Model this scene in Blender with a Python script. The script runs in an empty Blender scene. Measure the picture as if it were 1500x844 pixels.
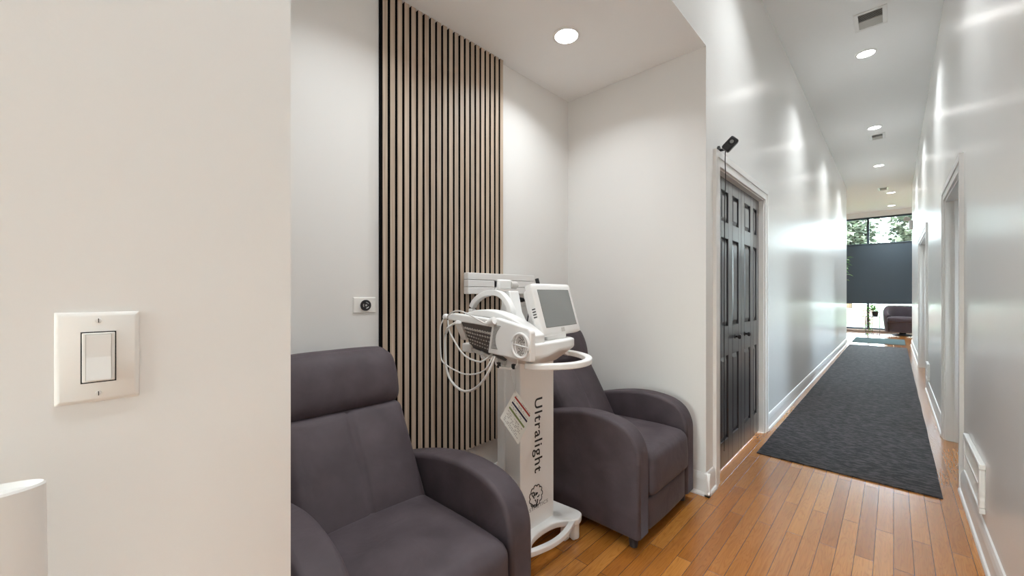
import bpy, bmesh, math, random
from mathutils import Vector, Matrix, Euler
random.seed(7)
PI = math.pi
scn = bpy.context.scene
COL = scn.collection

# ------------------------------------------------------------------ materials
def nmat(name):
    m = bpy.data.materials.new(name); m.use_nodes = True
    nt = m.node_tree
    return m, nt, nt.nodes['Principled BSDF']

def N(nt, t, **kw):
    n = nt.nodes.new(t)
    for k, v in kw.items():
        if k.startswith('i_'):
            n.inputs[k[2:].replace('_', ' ')].default_value = v
        else:
            setattr(n, k, v)
    return n

def L(nt, a, b): nt.links.new(a, b)

def simple(name, col, rough=.5, metal=0., spec=.5, bump=0., bscale=200., var=0., vscale=3., sheen=0., coat=0., coat_rough=.1):
    m, nt, b = nmat(name)
    b.inputs['Base Color'].default_value = (*col, 1)
    b.inputs['Roughness'].default_value = rough
    b.inputs['Metallic'].default_value = metal
    b.inputs['Specular IOR Level'].default_value = spec
    if sheen:
        b.inputs['Sheen Weight'].default_value = sheen
        b.inputs['Sheen Roughness'].default_value = .5
    if coat:
        b.inputs['Coat Weight'].default_value = coat
        b.inputs['Coat Roughness'].default_value = coat_rough
    tc = N(nt, 'ShaderNodeTexCoord')
    nz = N(nt, 'ShaderNodeTexNoise', i_Scale=vscale, i_Detail=3.)
    L(nt, tc.outputs['Object'], nz.inputs['Vector'])
    if var:
        mx = N(nt, 'ShaderNodeMixRGB')
        mx.inputs['Color1'].default_value = (*[c*(1-var) for c in col], 1)
        mx.inputs['Color2'].default_value = (*[min(1, c*(1+var)) for c in col], 1)
        L(nt, nz.outputs['Fac'], mx.inputs['Fac'])
        L(nt, mx.outputs['Color'], b.inputs['Base Color'])
    if bump:
        n2 = N(nt, 'ShaderNodeTexNoise', i_Scale=bscale, i_Detail=2.)
        L(nt, tc.outputs['Object'], n2.inputs['Vector'])
        bp = N(nt, 'ShaderNodeBump', i_Strength=bump, i_Distance=.002)
        L(nt, n2.outputs['Fac'], bp.inputs['Height'])
        L(nt, bp.outputs['Normal'], b.inputs['Normal'])
    return m

def emis(name, col, s):
    m, nt, b = nmat(name)
    b.inputs['Base Color'].default_value = (.9, .9, .9, 1)
    b.inputs['Emission Color'].default_value = (*col, 1)
    b.inputs['Emission Strength'].default_value = s
    return m

M = {}
M['wall'] = simple('wall_paint', (.80, .792, .772), .27, spec=.5, bump=.05, bscale=160, var=.012, vscale=1.5)
M['alcove'] = simple('alcove_paint', (.80, .792, .772), .5, spec=.4, bump=.05, bscale=160, var=.012, vscale=1.5)
M['ceil'] = simple('ceiling_paint', (.92, .92, .912), .8, spec=.2, bump=.04, bscale=120)
M['trim'] = simple('white_trim_paint', (.83, .82, .80), .3, bump=.02)
M['jamb'] = simple('jamb_paint', (.74, .73, .71), .35)
M['door'] = simple('black_door_paint', (.022, .023, .028), .28, spec=.8, bump=.03, bscale=90, coat=.8, coat_rough=.22)
M['black'] = simple('black_plastic', (.015, .015, .017), .4)
M['blackmetal'] = simple('black_metal', (.012, .012, .014), .3, metal=.4)
M['plastic'] = simple('white_plastic', (.82, .82, .80), .32)
M['plate'] = simple('plate_plastic', (.84, .83, .80), .3)
M['devwhite'] = simple('enamel_white', (.86, .855, .84), .34, var=.01)
M['devgrey'] = simple('enamel_grey', (.58, .55, .52), .4)
M['screen'] = simple('screen_glass', (.25, .26, .255), .22, spec=.6)
M['darkpanel'] = simple('lamp_panel_dark', (.12, .105, .10), .4, bump=.3, bscale=120)
M['bead'] = simple('lamp_beads', (.55, .52, .50), .35)
M['steel'] = simple('brushed_steel', (.6, .6, .6), .3, metal=1.)
M['ink'] = simple('black_ink', (.012, .012, .012), .5)
M['greyink'] = simple('grey_ink', (.3, .29, .29), .5)
M['card'] = simple('card_paper', (.80, .81, .78), .5)
M['red'] = simple('red_ink', (.35, .03, .025), .5)
M['navy'] = simple('navy_ink', (.012, .014, .06), .5)
M['green'] = simple('green_ink', (.2, .26, .09), .5)
M['string'] = simple('string', (.6, .58, .55), .7)
M['felt'] = simple('black_felt', (.010, .009, .009), .9, spec=.1, bump=.4, bscale=600)
M['cable'] = simple('white_cable', (.70, .685, .66), .35)
M['ventdark'] = simple('vent_duct', (.10, .095, .085), .8)
M['louver'] = simple('vent_louver', (.50, .485, .45), .5)
M['lens'] = emis('lamp_diffuser', (1, .97, .92), 14.)
M['lenshall'] = emis('lamp_diffuser_hall', (1, .98, .95), 14.)
M['legblack'] = simple('leg_plastic', (.02, .017, .02), .45)
M['blind'] = simple('blind_fabric', (.034, .050, .064), .8, bump=.2, bscale=400, var=.06, vscale=2)
M['frame'] = simple('window_frame_dark', (.02, .035, .05), .4)
M['mat'] = simple('mat_teal', (.07, .11, .115), .9, spec=.1, bump=.5, bscale=300)
M['rugedge'] = simple('rug_edge', (.012, .011, .013), .8)
M['leaf'] = simple('leaf_green', (.16, .36, .10), .45, var=.35, vscale=30)
M['stem'] = simple('stem_brown', (.12, .08, .04), .7)
M['pot'] = simple('pot_black', (.02, .02, .022), .4)
M['potwhite'] = simple('pot_white', (.75, .74, .72), .4)
M['wire'] = simple('wire_grey', (.25, .26, .27), .4, metal=.6)
M['tub'] = simple('tub_fabric', (.058, .046, .056), .85, spec=.2, bump=.4, bscale=500, sheen=.2)
M['lawn'] = simple('lawn', (.08, .12, .06), .9, var=.3, vscale=4)
M['tree'] = simple('tree_leaves', (.12, .15, .11), .7, var=.4, vscale=6)
M['bark'] = simple('bark', (.12, .08, .05), .9, bump=.6, bscale=30)
M['brick'] = simple('brick_red', (.15, .115, .105), .85, var=.25, vscale=8)
M['walk'] = simple('pavement', (.14, .14, .135), .9, var=.1)

def fabric():
    m, nt, b = nmat('aubergine_fabric')
    tc = N(nt, 'ShaderNodeTexCoord')
    nz = N(nt, 'ShaderNodeTexNoise', i_Scale=9., i_Detail=4.)
    L(nt, tc.outputs['Object'], nz.inputs['Vector'])
    r = N(nt, 'ShaderNodeValToRGB')
    r.color_ramp.elements[0].position = .3; r.color_ramp.elements[0].color = (.058, .044, .051, 1)
    r.color_ramp.elements[1].position = .75; r.color_ramp.elements[1].color = (.086, .067, .076, 1)
    L(nt, nz.outputs['Fac'], r.inputs['Fac']); L(nt, r.outputs['Color'], b.inputs['Base Color'])
    b.inputs['Roughness'].default_value = .62
    b.inputs['Specular IOR Level'].default_value = .35
    b.inputs['Sheen Weight'].default_value = .06
    b.inputs['Sheen Roughness'].default_value = .4
    b.inputs['Sheen Tint'].default_value = (.8, .72, .78, 1)
    n2 = N(nt, 'ShaderNodeTexNoise', i_Scale=900., i_Detail=1.)
    n3 = N(nt, 'ShaderNodeTexNoise', i_Scale=7., i_Detail=3., i_Distortion=.6)
    L(nt, tc.outputs['Object'], n2.inputs['Vector']); L(nt, tc.outputs['Object'], n3.inputs['Vector'])
    b1 = N(nt, 'ShaderNodeBump', i_Strength=.35, i_Distance=.02)
    L(nt, n3.outputs['Fac'], b1.inputs['Height'])
    b2 = N(nt, 'ShaderNodeBump', i_Strength=.25, i_Distance=.0015)
    L(nt, n2.outputs['Fac'], b2.inputs['Height']); L(nt, b1.outputs['Normal'], b2.inputs['Normal'])
    L(nt, b2.outputs['Normal'], b.inputs['Normal'])
    return m
M['fabric'] = fabric()

def oak_floor():
    m, nt, b = nmat('oak_strip_floor')
    tc = N(nt, 'ShaderNodeTexCoord')
    sp = N(nt, 'ShaderNodeSeparateXYZ'); L(nt, tc.outputs['Object'], sp.inputs[0])
    cb = N(nt, 'ShaderNodeCombineXYZ'); L(nt, sp.outputs['Y'], cb.inputs['X']); L(nt, sp.outputs['X'], cb.inputs['Y'])
    def brick(c1, c2, mo):
        t = N(nt, 'ShaderNodeTexBrick', offset=.37, offset_frequency=2, squash=1.0)
        t.inputs['Color1'].default_value = c1; t.inputs['Color2'].default_value = c2; t.inputs['Mortar'].default_value = mo
        t.inputs['Scale'].default_value = 1.; t.inputs['Mortar Size'].default_value = .0011
        t.inputs['Mortar Smooth'].default_value = .15; t.inputs['Bias'].default_value = 0.
        t.inputs['Brick Width'].default_value = .93; t.inputs['Row Height'].default_value = .066
        L(nt, cb.outputs[0], t.inputs['Vector']); return t
    br = brick((0, 0, 0, 1), (1, 1, 1, 1), (.5, .5, .5, 1))
    # per plank offset of the grain
    mul = N(nt, 'ShaderNodeVectorMath', operation='MULTIPLY'); mul.inputs[1].default_value = (13., 7., 5.)
    L(nt, br.outputs['Color'], mul.inputs[0])
    add = N(nt, 'ShaderNodeVectorMath', operation='ADD')
    L(nt, cb.outputs[0], add.inputs[0]); L(nt, mul.outputs[0], add.inputs[1])
    mp = N(nt, 'ShaderNodeMapping'); mp.inputs['Scale'].default_value = (1.1, 13., 1.)
    L(nt, add.outputs[0], mp.inputs['Vector'])
    wv = N(nt, 'ShaderNodeTexNoise', i_Scale=1.6, i_Detail=2., i_Distortion=.35)
    L(nt, mp.outputs[0], wv.inputs['Vector'])
    # contour lines of the noise = cathedral grain
    mm = N(nt, 'ShaderNodeMath', operation='MULTIPLY'); mm.inputs[1].default_value = 16.
    L(nt, wv.outputs['Fac'], mm.inputs[0])
    fr = N(nt, 'ShaderNodeMath', operation='PINGPONG'); fr.inputs[1].default_value = .5
    L(nt, mm.outputs[0], fr.inputs[0])
    gr = N(nt, 'ShaderNodeValToRGB')
    gr.color_ramp.elements[0].position = 0.; gr.color_ramp.elements[0].color = (1, 1, 1, 1)
    gr.color_ramp.elements[1].position = .25; gr.color_ramp.elements[1].color = (0, 0, 0, 1)
    L(nt, fr.outputs[0], gr.inputs['Fac'])
    base = N(nt, 'ShaderNodeValToRGB')
    e = base.color_ramp.elements
    e[0].position = 0.; e[0].color = (.35, .122, .019, 1)
    e[1].position = 1.; e[1].color = (.54, .232, .052, 1)
    k = base.color_ramp.elements.new(.5); k.color = (.45, .174, .030, 1)
    L(nt, br.outputs['Color'], base.inputs['Fac'])
    mp2 = N(nt, 'ShaderNodeMapping'); mp2.inputs['Scale'].default_value = (4., 120., 1.)
    L(nt, add.outputs[0], mp2.inputs['Vector'])
    fine = N(nt, 'ShaderNodeTexNoise', i_Scale=1., i_Detail=3.)
    L(nt, mp2.outputs[0], fine.inputs['Vector'])
    m1 = N(nt, 'ShaderNodeMixRGB', blend_type='MULTIPLY'); m1.inputs['Color2'].default_value = (.62, .50, .40, 1)
    f1 = N(nt, 'ShaderNodeMath', operation='MULTIPLY'); f1.inputs[1].default_value = .4
    L(nt, gr.outputs['Color'], f1.inputs[0]); L(nt, f1.outputs[0], m1.inputs['Fac'])
    L(nt, base.outputs['Color'], m1.inputs['Color1'])
    m2 = N(nt, 'ShaderNodeMixRGB', blend_type='OVERLAY'); m2.inputs['Fac'].default_value = .22
    L(nt, m1.outputs['Color'], m2.inputs['Color1']); L(nt, fine.outputs['Fac'], m2.inputs['Color2'])
    m3 = N(nt, 'ShaderNodeMixRGB'); m3.inputs['Color2'].default_value = (.10, .035, .012, 1)
    L(nt, br.outputs['Fac'], m3.inputs['Fac']); L(nt, m2.outputs['Color'], m3.inputs['Color1'])
    L(nt, m3.outputs['Color'], b.inputs['Base Color'])
    b.inputs['Roughness'].default_value = .26
    b.inputs['Specular IOR Level'].default_value = .5
    b.inputs['Coat Weight'].default_value = .9; b.inputs['Coat Roughness'].default_value = .18
    bp = N(nt, 'ShaderNodeBump', i_Strength=.35, i_Distance=.002); bp.invert = True
    L(nt, br.outputs['Fac'], bp.inputs['Height'])
    wob = N(nt, 'ShaderNodeTexNoise', i_Scale=6., i_Detail=1.)
    L(nt, cb.outputs[0], wob.inputs['Vector'])
    bp2 = N(nt, 'ShaderNodeBump', i_Strength=.08, i_Distance=.01)
    L(nt, wob.outputs['Fac'], bp2.inputs['Height']); L(nt, bp.outputs['Normal'], bp2.inputs['Normal'])
    L(nt, bp2.outputs['Normal'], b.inputs['Normal']); L(nt, bp2.outputs['Normal'], b.inputs['Coat Normal'])
    return m
M['floor'] = oak_floor()

def slat_wood():
    m, nt, b = nmat('light_oak_slats')
    tc = N(nt, 'ShaderNodeTexCoord')
    sp = N(nt, 'ShaderNodeSeparateXYZ'); L(nt, tc.outputs['Object'], sp.inputs[0])
    fl = N(nt, 'ShaderNodeMath', operation='MULTIPLY'); fl.inputs[1].default_value = 1/.0404
    L(nt, sp.outputs['Y'], fl.inputs[0])
    f2 = N(nt, 'ShaderNodeMath', operation='FLOOR'); L(nt, fl.outputs[0], f2.inputs[0])
    wn = N(nt, 'ShaderNodeTexWhiteNoise', noise_dimensions='1D'); L(nt, f2.outputs[0], wn.inputs['W'])
    cb = N(nt, 'ShaderNodeCombineXYZ')
    L(nt, sp.outputs['Y'], cb.inputs['X']); L(nt, wn.outputs['Value'], cb.inputs['Y']); L(nt, sp.outputs['Z'], cb.inputs['Z'])
    mp = N(nt, 'ShaderNodeMapping'); mp.inputs['Scale'].default_value = (90., 40., 2.2)
    L(nt, cb.outputs[0], mp.inputs['Vector'])
    nz = N(nt, 'ShaderNodeTexNoise', i_Scale=1., i_Detail=4., i_Distortion=.4)
    L(nt, mp.outputs[0], nz.inputs['Vector'])
    r = N(nt, 'ShaderNodeValToRGB')
    r.color_ramp.elements[0].position = .25; r.color_ramp.elements[0].color = (.36, .265, .19, 1)
    r.color_ramp.elements[1].position = .72; r.color_ramp.elements[1].color = (.58, .48, .38, 1)
    L(nt, nz.outputs['Fac'], r.inputs['Fac'])
    hs = N(nt, 'ShaderNodeHueSaturation')
    mr = N(nt, 'ShaderNodeMapRange'); mr.inputs['To Min'].default_value = .88; mr.inputs['To Max'].default_value = 1.1
    L(nt, wn.outputs['Value'], mr.inputs['Value']); L(nt, mr.outputs[0], hs.inputs['Value'])
    L(nt, r.outputs['Color'], hs.inputs['Color']); L(nt, hs.outputs['Color'], b.inputs['Base Color'])
    b.inputs['Roughness'].default_value = .5
    return m
M['slat'] = slat_wood()

def rug_mat():
    m, nt, b = nmat('charcoal_rug_pile')
    tc = N(nt, 'ShaderNodeTexCoord')
    mp = N(nt, 'ShaderNodeMapping'); mp.inputs['Scale'].default_value = (20., 42., 30.)
    L(nt, tc.outputs['Object'], mp.inputs['Vector'])
    n1 = N(nt, 'ShaderNodeTexNoise', i_Scale=1., i_Detail=3., i_Roughness=.7)
    L(nt, mp.outputs[0], n1.inputs['Vector'])
    r = N(nt, 'ShaderNodeValToRGB')
    r.color_ramp.elements[0].position = .44; r.color_ramp.elements[0].color = (.006, .0042, .005, 1)
    r.color_ramp.elements[1].position = .64; r.color_ramp.elements[1].color = (.066, .054, .056, 1)
    L(nt, n1.outputs['Fac'], r.inputs['Fac']); L(nt, r.outputs['Color'], b.inputs['Base Color'])
    b.inputs['Roughness'].default_value = .72; b.inputs['Specular IOR Level'].default_value = .38
    bp = N(nt, 'ShaderNodeBump', i_Strength=.9, i_Distance=.005)
    L(nt, n1.outputs['Fac'], bp.inputs['Height']); L(nt, bp.outputs['Normal'], b.inputs['Normal'])
    return m
M['rug'] = rug_mat()

def glass_mat():
    m = bpy.data.materials.new('window_glass'); m.use_nodes = True
    nt = m.node_tree; nt.nodes.clear()
    o = N(nt, 'ShaderNodeOutputMaterial'); t = N(nt, 'ShaderNodeBsdfTransparent'); g = N(nt, 'ShaderNodeBsdfGlossy')
    t.inputs['Color'].default_value = (.93, .96, .95, 1); g.inputs['Roughness'].default_value = .02
    fz = N(nt, 'ShaderNodeFresnel'); mx = N(nt, 'ShaderNodeMixShader')
    L(nt, fz.outputs[0], mx.inputs[0]); L(nt, t.outputs[0], mx.inputs[1]); L(nt, g.outputs[0], mx.inputs[2])
    L(nt, mx.outputs[0], o.inputs['Surface'])
    return m
M['glass'] = glass_mat()

# ------------------------------------------------------------------ helpers
def wpos(o):
    v = Vector((0, 0, 0))
    while o is not None:
        v += o.location; o = o.parent
    return v

def obj(name, bm, mat, parent=None, smooth=False, angle=None, bevel=0, bseg=3, origin=None):
    """link a bmesh given in world coordinates as ONE mesh object"""
    off = wpos(parent) if parent is not None else Vector(origin or (0, 0, 0))
    if off.length > 0:
        bmesh.ops.translate(bm, verts=bm.verts, vec=-off)
    bmesh.ops.recalc_face_normals(bm, faces=bm.faces)
    me = bpy.data.meshes.new(name); bm.to_mesh(me); bm.free()
    if smooth:
        for p in me.polygons: p.use_smooth = True
        if angle: me.set_sharp_from_angle(angle=math.radians(angle))
    ob = bpy.data.objects.new(name, me); COL.objects.link(ob)
    if mat is not None: me.materials.append(mat if not isinstance(mat, str) else M[mat])
    if parent is not None: ob.parent = parent
    elif origin: ob.location = origin
    if bevel:
        md = ob.modifiers.new('bevel', 'BEVEL'); md.width = bevel; md.segments = bseg; md.limit_method = 'ANGLE'
        md.angle_limit = math.radians(40); md.harden_normals = False
        for p in me.polygons: p.use_smooth = True
        me.set_sharp_from_angle(angle=math.radians(40))
    return ob

def tag(o, label=None, cat=None, group=None, kind=None):
    if label: o['label'] = label
    if cat: o['category'] = cat
    if group: o['group'] = group
    if kind: o['kind'] = kind
    return o

def empty(name, loc, label=None, cat=None, group=None, kind=None):
    o = bpy.data.objects.new(name, None); COL.objects.link(o); o.location = loc
    o.empty_display_size = .05
    return tag(o, label, cat, group, kind)

def copy_tree(o, parent=None):
    c = o.copy(); COL.objects.link(c)
    if parent is not None: c.parent = parent
    for ch in list(o.children): copy_tree(ch, c)
    return c

def box(bm, x0, x1, y0, y1, z0, z1):
    v = [bm.verts.new(p) for p in ((x0,y0,z0),(x1,y0,z0),(x1,y1,z0),(x0,y1,z0),(x0,y0,z1),(x1,y0,z1),(x1,y1,z1),(x0,y1,z1))]
    for f in ((3,2,1,0),(4,5,6,7),(0,1,5,4),(1,2,6,5),(2,3,7,6),(3,0,4,7)):
        bm.faces.new([v[i] for i in f])
    return v

def BX(*a):
    bm = bmesh.new(); box(bm, *a); return bm

def BXS(*bs):
    bm = bmesh.new()
    for b in bs: box(bm, *b)
    return bm

def prism(bm, pts, axis, a, b):
    """closed polygon pts in the two other axes (in xyz order), extruded along axis from a to b"""
    def P(p, t):
        if axis == 'x': return (t, p[0], p[1])
        if axis == 'y': return (p[0], t, p[1])
        return (p[0], p[1], t)
    A = [bm.verts.new(P(p, a)) for p in pts]; B = [bm.verts.new(P(p, b)) for p in pts]
    n = len(pts)
    bm.faces.new(A); bm.faces.new(B[::-1])
    for i in range(n): bm.faces.new((A[i], B[i], B[(i+1) % n], A[(i+1) % n]))

def PR(pts, axis, a, b):
    bm = bmesh.new(); prism(bm, pts, axis, a, b); return bm

def frame_from(d):
    d = d.normalized(); up = Vector((0, 0, 1)) if abs(d.z) < .95 else Vector((1, 0, 0))
    s = d.cross(up).normalized(); return s, s.cross(d).normalized()

def catmull(pts, n=8):
    pts = [Vector(p) for p in pts]; out = []
    P = [2*pts[0]-pts[1]] + pts + [2*pts[-1]-pts[-2]]
    for i in range(1, len(P)-2):
        for k in range(n):
            t = k/n
            a, b_, c, d = P[i-1], P[i], P[i+1], P[i+2]
            out.append(.5*((2*b_) + (c-a)*t + (2*a-5*b_+4*c-d)*t*t + (3*b_-a-3*c+d)*t**3))
    out.append(pts[-1]); return out

def tube(bm, pts, r, seg=10, rect=None, closed=False, taper=None):
    """round (or rectangular: rect=(half width sideways, half height up)) sweep along pts"""
    pts = [Vector(p) for p in pts]; rings = []; n = len(pts)
    for i, p in enumerate(pts):
        if closed: d = pts[(i+1) % n]-pts[i-1]
        else: d = pts[min(i+1, n-1)]-pts[max(i-1, 0)]
        s, u = frame_from(d)
        rr = r if taper is None else r*taper(i/(n-1))
        if rect:
            o = [(rect[0], rect[1]), (-rect[0], rect[1]), (-rect[0], -rect[1]), (rect[0], -rect[1])]
            ring = [bm.verts.new(p+s*a+u*b_) for a, b_ in o]
        else:
            ring = [bm.verts.new(p+(s*math.cos(2*PI*k/seg)+u*math.sin(2*PI*k/seg))*rr) for k in range(seg)]
        rings.append(ring)
    m = len(rings[0])
    for i in range(n if closed else n-1):
        A, B = rings[i], rings[(i+1) % n]
        for k in range(m): bm.faces.new((A[k], A[(k+1) % m], B[(k+1) % m], B[k]))
    if not closed:
        bm.faces.new(rings[0][::-1]); bm.faces.new(rings[-1])

def TB(pts, r, **k):
    bm = bmesh.new(); tube(bm, pts, r, **k); return bm

def cyl(bm, p0, p1, r0, r1=None, seg=24):
    r1 = r0 if r1 is None else r1
    p0, p1 = Vector(p0), Vector(p1); s, u = frame_from(p1-p0)
    A = [bm.verts.new(p0+(s*math.cos(2*PI*k/seg)+u*math.sin(2*PI*k/seg))*r0) for k in range(seg)]
    B = [bm.verts.new(p1+(s*math.cos(2*PI*k/seg)+u*math.sin(2*PI*k/seg))*r1) for k in range(seg)]
    for k in range(seg): bm.faces.new((A[k], A[(k+1) % seg], B[(k+1) % seg], B[k]))
    bm.faces.new(A[::-1]); bm.faces.new(B)

def CY(*a, **k):
    bm = bmesh.new(); cyl(bm, *a, **k); return bm

def lathe(bm, prof, c, seg=32):
    """prof: (radius, z) pairs bottom to top about the vertical axis at c=(x,y)"""
    rings = [[bm.verts.new((c[0]+r*math.cos(2*PI*k/seg), c[1]+r*math.sin(2*PI*k/seg), z)) for k in range(seg)] for r, z in prof]
    for A, B in zip(rings, rings[1:]):
        for k in range(seg): bm.faces.new((A[k], A[(k+1) % seg], B[(k+1) % seg], B[k]))
    bm.faces.new(rings[0][::-1]); bm.faces.new(rings[-1])

def rbox(size, r, n=14, fn=None, mat=None):
    """rounded box about the origin; fn(p, u) may reshape (u = position in -1..1)"""
    bm = bmesh.new(); h = Vector(size)/2
    r = min(r, min(h)*.999)
    def sp(t): return math.sin(t*PI/2)*.55 + t*.45
    grid = {}
    def vert(a, b_, c):
        k = (a, b_, c)
        if k in grid: return grid[k]
        u = Vector((sp(2*a/n-1), sp(2*b_/n-1), sp(2*c/n-1)))
        p = Vector((u.x*h.x, u.y*h.y, u.z*h.z))
        q = Vector((max(-(h.x-r), min(h.x-r, p.x)), max(-(h.y-r), min(h.y-r, p.y)), max(-(h.z-r), min(h.z-r, p.z))))
        d = p-q
        if d.length > 1e-9: p = q + d.normalized()*r
        if fn: p = fn(p, u)
        if mat is not None: p = mat @ p
        grid[k] = bm.verts.new(p); return grid[k]
    for a in range(n):
        for b_ in range(n):
            for fix in (0, n):
                for ax in range(3):
                    def g(i, j):
                        t = [i, j]; t.insert(ax, fix); return vert(*t)
                    bm.faces.new((g(a, b_), g(a+1, b_), g(a+1, b_+1), g(a, b_+1)))
    return bm

def join(bm, other):
    me = bpy.data.meshes.new('t'); other.to_mesh(me); other.free(); bm.from_mesh(me); bpy.data.meshes.remove(me)

def text_bm(s, spacing=1.0, fat=0.):
    cu = bpy.data.curves.new('t', 'FONT'); cu.body = s; cu.extrude = 0.0; cu.offset = fat; cu.space_character = spacing; cu.resolution_u = 4
    ob = bpy.data.objects.new('t', cu); COL.objects.link(ob)
    dg = bpy.context.evaluated_depsgraph_get(); dg.update()
    me = bpy.data.meshes.new_from_object(ob.evaluated_get(dg))
    bm = bmesh.new(); bm.from_mesh(me)
    bpy.data.objects.remove(ob); bpy.data.curves.remove(cu); bpy.data.meshes.remove(me)
    return bm

def fit_text(bm, origin, ax, ay, w, h, thick=.0006):
    """scale flat text to w x h and lay it on the plane (origin, ax, ay)"""
    xs = [v.co.x for v in bm.verts]; ys = [v.co.y for v in bm.verts]
    x0, x1, y0, y1 = min(xs), max(xs), min(ys), max(ys)
    ax, ay, o = Vector(ax), Vector(ay), Vector(origin)
    nrm = ax.cross(ay).normalized()
    for v in bm.verts:
        v.co = o + ax*((v.co.x-x0)/(x1-x0)*w) + ay*((v.co.y-y0)/(y1-y0)*h) + nrm*thick
    return bm

def struct(name, bm, mat, parent=None, **k):
    o = obj(name, bm, mat, parent, **k)
    if parent is None: o['kind'] = 'structure'
    return o

# ------------------------------------------------------------------ dimensions
XL, XR = -.8176, .3121           # faces of the hall walls
XA = -1.8395                     # back of the alcove
YA0, YA1 = .2464, 2.5405         # alcove from - to along the hall
ZA, ZC = 2.725, 3.76             # alcove ceiling, hall ceiling
YLE, YRE, YW = 12.5, 13.2, 16.7  # where the hall walls end, the front window
DL0, DL1, DLH = 2.76, 4.02, 2.04   # closet opening
RD = [(3.775, 4.885, 2.0), (7.35, 9.35, 2.03)]  # doorways in the right wall
YB = -3.0

# ------------------------------------------------------------------ the setting
struct('floor', BX(-3.7, 2.7, YB-.2, YW+.12, -.08, 0), 'floor')
struct('ceiling', BX(-3.7, 2.7, YB-.2, YW+.12, ZC, ZC+.12), 'ceil')
struct('wall_left', BXS((-1.94, XL, YB, YA0, 0, ZC),
                        (XL-.12, XL, YA0, YA1, ZA+.003, ZC),
                        (XL-.12, XL, YA1, DL0, 0, ZC),
                        (XL-.12, XL, DL0, DL1, DLH, ZC),
                        (XL-.12, XL, DL1, YLE, 0, ZC)), 'wall')
struct('wall_alcove_back', BX(XA-.1, XA, YA0, YA1+.12, 0, ZA+.1), 'alcove')
struct('wall_alcove_end', BXS((XA, XL-.12, YA1-.0008, YA1+.12, 0, ZA+.1), (XL-.12, XL-.0005, YA1-.0008, YA1+.01, 0, ZA-.0005)), 'alcove')
struct('ceiling_alcove', BXS((XA, XL-.12, YA0, YA1, ZA, ZA+.1), (XL-.12, XL, YA0, YA1, ZA, ZA+.003)), 'ceil')
rw = []
y = YB
for a, b_, zt in RD:
    rw.append((XR, XR+.115, y, a, 0, ZC)); rw.append((XR, XR+.115, a, b_, zt, ZC)); y = b_
rw.append((XR, XR+.115, y, YRE, 0, ZC))
struct('wall_right', BXS(*rw), 'wall')
BWX0, BWX1, BWZ0, BWZ1 = -.70, .19, .6, 1.9
struct('wall_back', BXS((-1.94, BWX0, YB-.12, YB, 0, ZC), (BWX1, XR+.115, YB-.12, YB, 0, ZC), (BWX0, BWX1, YB-.12, YB, 0, BWZ0), (BWX0, BWX1, YB-.12, YB, BWZ1, ZC)), 'wall')
fill_back = empty('window_2', ((BWX0+BWX1)/2, YB-.06, 0), kind='structure')  # unseen window, added as soft daylight fill from behind the camera
obj('window_frame', BXS((BWX0, BWX1, YB-.09, YB-.02, BWZ1-.05, BWZ1), (BWX0, BWX1, YB-.09, YB-.02, BWZ0, BWZ0+.05), (BWX0, BWX0+.05, YB-.09, YB-.02, BWZ0+.05, BWZ1-.05), (BWX1-.05, BWX1, YB-.09, YB-.02, BWZ0+.05, BWZ1-.05)), 'trim', fill_back)
obj('pane', BX(BWX0+.05, BWX1-.05, YB-.058, YB-.052, BWZ0+.05, BWZ1-.05), 'glass', fill_back)
# the rooms behind the doorways, and the closet behind the black doors
SX = XR+1.6
side, y = [], 2.6
for i, (a, b_) in enumerate(((3.85, 4.95), (7.7, 9.1))):
    side += [(SX, SX+.1, y, a, 0, ZC), (SX, SX+.1, a, b_, 0, 1.0), (SX, SX+.1, a, b_, 2.1, ZC)]; y = b_
    fill_side = empty('window_%d' % (i+3), (SX+.05, (a+b_)/2, 0), kind='structure')  # unseen side-room window, added to spill daylight through the doorway
    obj('window_frame', BXS((SX+.02, SX+.08, a, b_, 1.0, 1.04), (SX+.02, SX+.08, a, b_, 2.06, 2.1), (SX+.02, SX+.08, a, a+.04, 1.04, 2.06), (SX+.02, SX+.08, b_-.04, b_, 1.04, 2.06)), 'trim', fill_side)
    obj('pane', BX(SX+.047, SX+.053, a+.04, b_-.04, 1.04, 2.06), 'glass', fill_side)
side.append((SX, SX+.1, y, 10.6, 0, ZC))
struct('wall_side_room', BXS(*side, (XR+.115, XR+1.6, 2.6, 2.7, 0, ZC),
                             (XR+.115, XR+1.6, 6.0, 6.1, 0, ZC), (XR+.115, XR+1.6, 10.5, 10.6, 0, ZC)), 'wall')
# the front room
struct('wall_lobby_left', BXS((-3.6, -3.48, YLE, YW, 0, ZC), (-3.48, XL-.12, YLE-.12, YLE, 0, ZC)), 'wall')
struct('wall_lobby_right', BXS((2.48, 2.6, YRE, YW, 0, ZC), (XR+.115, 2.48, YRE-.12, YRE, 0, ZC)), 'wall')
WZ0, WZ1, WX0, WX1 = .085, 3.60, -3.2, 2.2
struct('wall_front', BXS((-3.6, WX0, YW, YW+.12, 0, ZC), (WX1, 2.6, YW, YW+.12, 0, ZC), (WX0, WX1, YW, YW+.12, WZ1, ZC),
                         (WX0, WX1, YW, YW+.12, 0, WZ0)), 'wall')

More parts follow.
